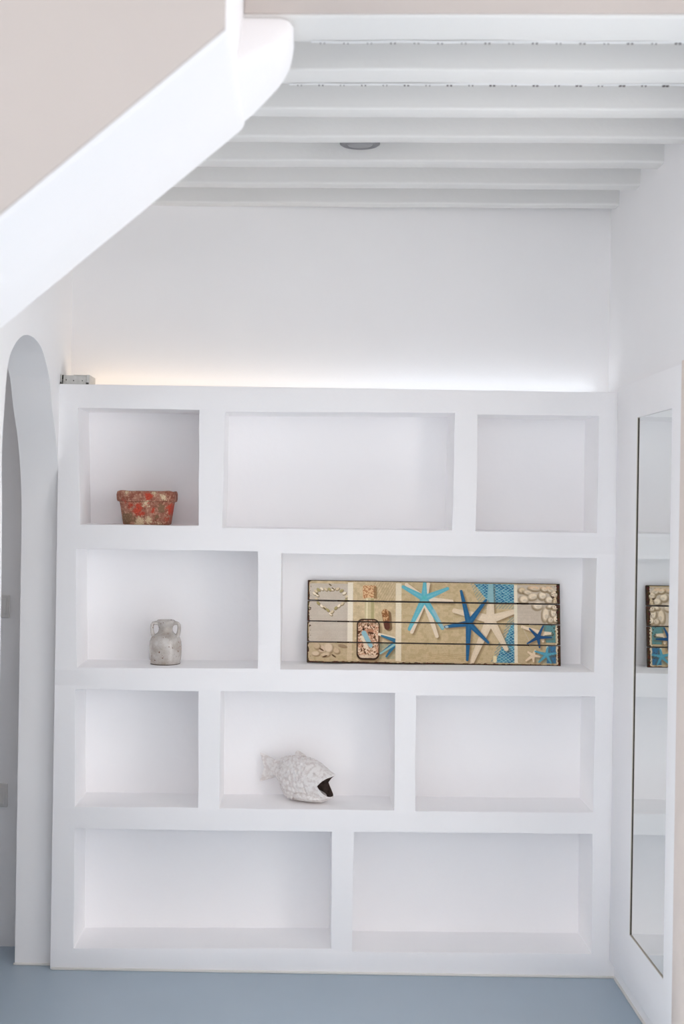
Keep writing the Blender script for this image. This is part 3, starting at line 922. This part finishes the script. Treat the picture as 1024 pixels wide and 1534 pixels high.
    sh = [((560, 190), 6, 5, 0), ((690, 172), 11, 4, 5), ((620, 215), 8, 4, 10), ((670, 255), 9, 6, -10), ((770, 245), 7, 7, 0), ((850, 185), 10, 5, 30), ((580, 285), 8, 7, 0), ((890, 230), 6, 6, 0),
          ((720, 350), 9, 7, 0), ((840, 290), 7, 6, 0), ((800, 440), 6, 13, 5), ((880, 420), 5, 9, 0), ((900, 300), 4, 7, 0), ((905, 490), 5, 6, 0), ((860, 350), 8, 4, -20), ((850, 500), 5, 5, 0), ((895, 370), 5, 4, 0), ((790, 180), 6, 4, 20)]
    for p_, ru, rv, a in sh:
        u, v = c5(*p_); setc(ell(u - .8, v + 1.6, ru + 1, rv + 1, a), (138, 120, 96), .75)
        k = random.choice(((226, 214, 198), (218, 206, 190), (230, 220, 206), (214, 198, 172))); setc(ell(u, v, ru, rv, a, .45), k)
        setc(ell(u + ru * .2, v + rv * .3, ru * .5, rv * .3, a), np.array(k) * .88, .7)
    setc(rect(330, 4, 366, 9) * n1, (222, 186, 150), .6)
    q = rect(314, 63, 373, 121, 3); setc(q, (192, 176, 148)); setc(q * n2, (178, 160, 130), .4)
    setc(((U > 352 + (V - 64) * .15) & (V < 90) & (U < 371)).astype(float) * rect(314, 63, 371, 93, 2), (92, 142, 152), .9)
    setc(rect(357, 95, 371, 121, 1), (68, 118, 158), .95); setc(rect(340, 108, 357, 121, 1) * n2, (120, 150, 156), .7)
    star(c5(760, 640), [c5(850, 640), c5(560, 572), c5(770, 720)], 3.4, 2.0, (228, 214, 196))
    setc(cap(c5(640, 740), c5(560, 572), .8, .8), (200, 190, 176), .5)
    star(c5(720, 680), [c5(635, 592), c5(772, 565), c5(855, 682), c5(735, 785), c5(612, 745)], 2.8, 1.1, (42, 84, 132), hi=(64, 112, 164))
    star(c5(668, 868), [c5(618, 832), c5(598, 920), c5(672, 930), c5(735, 880), c5(690, 815)], 2.6, 1.2, (226, 210, 190))
    setc(cap(c5(810, 860), c5(812, 775), 2, 1.5), (200, 214, 210))
    star(c5(805, 860), [c5(690, 825), c5(908, 845), c5(850, 945), c5(728, 935), c5(815, 790)], 2.7, 1.1, (84, 154, 184), hi=(124, 186, 206))
    # cream edges and bare dark wood
    edge = 371.5 + 2.6 * (noise2(H, W, 4)) + np.where(V > 62, 0.6, 0)
    setc((U > edge - 2.2).astype(float) * (V > 63), (214, 204, 184), .9)
    wood = np.stack([70 + 50 * noise2(H, W, 3), 50 + 40 * noise2(H, W, 3), 38 + 30 * noise2(H, W, 3)], -1)
    wear = (U > edge) | (U < 1.6 + 1.8 * noise2(H, W, 5)) | (V < 1.4) | (V > 122.2 + 1.4 * noise2(H, W, 9))
    wear |= ((n1 > .80) & ((U > 364) | (U < 6)))
    im[wear] = wood[wear] * .8
    # rounded print corners of the planks at both ends
    for v0, v1 in ((1.4, 30.6), (31.6, 61.9), (63, 93.2), (94.4, 123)):
        for uu in (2.2,):
            for vv, sg in ((v0, 1), (v1, -1)):
                cu, cv = uu + 4, vv + 4 * sg
                mk = (U < cu) & ((V - cv) * sg < 0) & ((V - vv) * sg > -.6) & (np.hypot(U - cu, V - cv) > 4)
                im[mk] = wood[mk] * .8
    grain = (rng.random((H, 1)) - .5) * 6
    im[:] = im + grain[..., None] + ((n4 - .5) * 14)[..., None]
    g_ = im.mean(-1, keepdims=True)
    im[:] = (150 + ((g_ + (im - g_) * 1.0) * np.array([1.02, 1.0, .955]) - 150) * 1.12)
    return np.clip(im, 0, 255), S

def print_mat():
    m = bpy.data.materials.new('printed_wood'); m.use_nodes = True
    nt = m.node_tree; b = nt.nodes['Principled BSDF']; b.inputs['Roughness'].default_value = .7
    b.inputs['Specular IOR Level'].default_value = .25
    a = nt.nodes.new('ShaderNodeVertexColor'); a.layer_name = 'print'
    nt.links.new(a.outputs['Color'], b.inputs['Base Color'])
    return m

def board():
    im, S = draw_print()
    c = (im / 255.0); c = np.where(c <= .04045, c / 12.92, ((c + .055) / 1.055) ** 2.4)
    H, W = c.shape[:2]
    root = empty('plank_picture', (bx0 + BW / 2, yb0, zfb), 'wooden four-plank picture printed with blue and white starfish, shells and a bottle', 'picture')
    tilt = math.atan2(yb1 - yb0, BH)
    MT = Matrix.Translation((bx0, yb0, zfb + 0.0008)) @ Matrix.Rotation(-tilt, 4, 'X')
    pm = print_mat()
    cuts = [(0, 30.7), (31.7, 62.0), (62.9, 93.4), (94.2, 125)]
    sx, sz = BW / 378, BH / 125
    def place(o):
        me = o.data; me.transform(MT); me.update(); return o
    for v0, v1 in cuts:
        z1, z0 = BH - v0 * sz, BH - v1 * sz
        pl = from_bm('plank', box_bm((0, 0, z0), (BW, .011, z1), .0012, 1), M['wood_dark'])
        place(pl); pl.parent = root; pl.matrix_parent_inverse = Matrix.Translation(-Vector(root.location))
        r0, r1 = int(math.ceil((v0 + .35) * S)), int(math.floor((v1 - .35) * S))
        rr = np.arange(r0, r1 + 1); cc = np.arange(1, W - 1)
        nr, nc = len(rr), len(cc)
        vv, uu = np.meshgrid(rr / S, cc / S, indexing='ij')
        co = np.stack([uu * sx, np.full_like(uu, -.0006), BH - vv * sz], -1).reshape(-1, 3)
        idx = np.arange(nr * nc).reshape(nr, nc)
        quads = np.stack([idx[:-1, :-1], idx[1:, :-1], idx[1:, 1:], idx[:-1, 1:]], -1).reshape(-1, 4)
        me = bpy.data.meshes.new('print')
        me.vertices.add(len(co)); me.vertices.foreach_set('co', co.ravel())
        me.loops.add(quads.size); me.loops.foreach_set('vertex_index', quads.ravel().astype(np.int32))
        me.polygons.add(len(quads)); me.polygons.foreach_set('loop_start', np.arange(0, quads.size, 4, dtype=np.int32))
        me.update(calc_edges=True); me.validate()
        at = me.color_attributes.new('print', 'FLOAT_COLOR', 'POINT')
        colr = np.ones((nr * nc, 4)); colr[:, :3] = c[rr[0]:rr[-1] + 1, 1:W - 1].reshape(-1, 3)
        at.data.foreach_set('color', colr.ravel())
        me.materials.append(pm)
        me.transform(MT)
        o = bpy.data.objects.new('print', me); COL.objects.link(o)
        o.parent = pl; o.matrix_parent_inverse = Matrix.Identity(4)
    for xb in (.10, .70):
        bt = from_bm('batten', box_bm((xb, .0112, .012), (xb + .04, .020, BH - .012), .001, 1), M['wood_dark'])
        place(bt); bt.parent = root; bt.matrix_parent_inverse = Matrix.Translation(-Vector(root.location))
    return root
board()

# ------------------------------------------------------------------ small metal box on top of the shelf
pb = P(90, 574, 4.615); pe = P(133, 575, 4.615)
x0, x1 = pb.x, pe.x
mb = empty('metal_box', ((x0 + x1) / 2, 4.66, ZU), 'small silvery metal box with screws lying on the left end of the shelf top', 'box')
h = 0.030
box('body', (x0 + .008, 4.622, ZU + .001), (x1, 4.745, ZU + h), M['metal'], mb, bevel=.0012)
box('lid', (x0 + .042, 4.619, ZU + h - .0005), (x1 + .001, 4.747, ZU + h + .0016), M['metal'], mb, bevel=.0004)
box('end_plate', (x0, 4.620, ZU + .0005), (x0 + .0045, 4.74, ZU + h + .002), M['metal'], mb, bevel=.0008)
box('slot', (x0 + .0050, 4.6205, ZU + .018), (x0 + .0095, 4.63, ZU + h + .001), M['dark'], mb)
box('corner_bracket', (x1 - .009, 4.6185, ZU + .0006), (x1 + .0015, 4.748, ZU + h + .002), M['metal'], mb, bevel=.0006)
box('foot', (x1 - .010, 4.617, ZU + .0003), (x1 - .001, 4.6183, ZU + .007), M['dark'], mb)
box('foot', (x0 - .001, 4.617, ZU + .0003), (x0 + .0035, 4.6198, ZU + .008), M['dark'], mb)
sme = None
for fx, fz in ((.018, .015), (.042, .013), (.070, .013)):
    if sme is None:
        t = bmesh.new(); bmesh.ops.create_cone(t, cap_ends=True, segments=10, radius1=.0019, radius2=.0014, depth=.0012, matrix=Matrix.Rotation(math.radians(90), 4, 'X'))
        sme = bpy.data.meshes.new('screw'); t.to_mesh(sme); t.free(); sme.materials.append(M['gap_screw_dark'])
    s = bpy.data.objects.new('screw', sme); COL.objects.link(s); s.parent = mb
    s.matrix_parent_inverse = Matrix.Translation(-Vector(mb.location)); s.location = (x0 + fx, 4.6212, ZU + fz)

# LED strip hidden behind the top edge, washing the wall
ls = empty('led_strip', (0.12, 4.795, ZU), 'glowing light strip lying on top of the shelf along the back wall', 'light strip')
box('channel', (-0.76, 4.765, ZU + .0003), (0.98, 4.800, ZU + .004), M['tape'], ls)
box('diffuser', (-0.755, 4.77, ZU + .0041), (0.975, 4.797, ZU + .008), M['led'], ls, bevel=.001)

# ------------------------------------------------------------------ light tape with dark dots under the first two beams
chip = bmesh.new(); bmesh.ops.create_cube(chip, size=1)
for v in chip.verts: v.co = Vector((v.co.x * .0042, v.co.y * .0040, v.co.z * .0022))
bmesh.ops.bevel(chip, geom=chip.edges[:], offset=.0006, segments=1, affect='EDGES')
cme = bpy.data.meshes.new('light_chip'); chip.to_mesh(cme); chip.free(); cme.materials.append(M['chip'])
for bi, (yr, lab, x_a) in enumerate(((3.092, 'light tape with faint dots along the back edge of the nearest ceiling beam', 0.0),
                                     (3.402, 'light tape with dark paired dots along the back edge of the second ceiling beam', -0.05))):
    t = empty('light_tape', (0.5, yr, ZB), lab, 'light strip')
    bm = bmesh.new()
    n = 18; rg = []
    for i in range(n + 1):
        x = x_a + (1.0 - x_a) * i / n
        z = ZB - .0012 - (0.0016 * random.random())
        rg.append([bm.verts.new((x, yr + SK * x + a, z + c)) for a, c in ((-.006, 0), (.006, 0), (.006, .0012), (-.006, .0012))])
    for a, c in zip(rg, rg[1:]):
        for k in range(4): bm.faces.new([a[k], a[(k + 1) % 4], c[(k + 1) % 4], c[k]])
    bm.faces.new(rg[0]); bm.faces.new(rg[-1][::-1])
    from_bm('tape', bm, M['tape'], t)
    x = x_a + .02; i = 0
    while x < 0.99:
        for dx in (0, .0085):
            s = bpy.data.objects.new('light_chip', cme); COL.objects.link(s); s.parent = t
            s.matrix_parent_inverse = Matrix.Translation(-Vector(t.location))
            k = (0.45 + .75 * x) * (0.55 if (i % 2 == 0) else 1.0) * (0.8 if bi == 0 else 1.05)
            s.location = (x + dx, yr + .004 + SK * x, ZB - .0032); s.scale = (max(.5, k * 1.5), max(.6, k * 1.6), 1.3)
        x += .0505; i += 1

# round ceiling fitting between two beams
cf = empty('ceiling_fitting', (0.142, 4.06, ZC), 'small round grey ceiling fitting peeping out between two beams', 'ceiling light')
cz = 2.520
bb = from_bm('housing', lathe_bm([(0, cz + .004), (.040, cz + .003), (.052, cz + .001), (.0565, cz + .004), (.0575, cz + .012), (.056, cz + .05), (.056, ZC - .001), (0, ZC - .001)], 40), M['grey_fit'], None, smooth=True, sharp=50)
bb.parent = cf; bb.matrix_parent_inverse = Matrix.Translation((0, 0, -ZC))
ln = from_bm('lens', lathe_bm([(0, cz), (.020, cz - .001), (.034, cz + .0005), (.038, cz + .005), (0, cz + .005)], 32), mat('grey_lens', (.22, .22, .23), .3), None, smooth=True)
ln.parent = cf; ln.matrix_parent_inverse = Matrix.Translation((0, 0, -ZC))

# ------------------------------------------------------------------ light switches in the room behind the arch
for (pr, pt, pbm), lab in (((14.5, 892, 925.5), 'pale wall switch behind the arch, the higher of the two'), ((11.5, 1174, 1209), 'pale wall socket plate behind the arch, the lower of the two')):
    c = P(pr, (pt + pbm) / 2, YB - .005); hgt = (pbm - pt) * YB / F
    x1_ = c.x; x0_ = x1_ - hgt * 1.0
    e = empty('light_switch', ((x0_ + x1_) / 2, YB, c.z), lab, 'switch')
    box('cover_plate', (x0_, YB - .008, c.z - hgt / 2), (x1_, YB - .0002, c.z + hgt / 2), M['switch'], e, bevel=.002)
    box('rocker', (x0_ + hgt * .15, YB - .0115, c.z - hgt * .36), (x1_ - hgt * .15, YB - .0082, c.z + hgt * .36), M['switch'], e, bevel=.001)
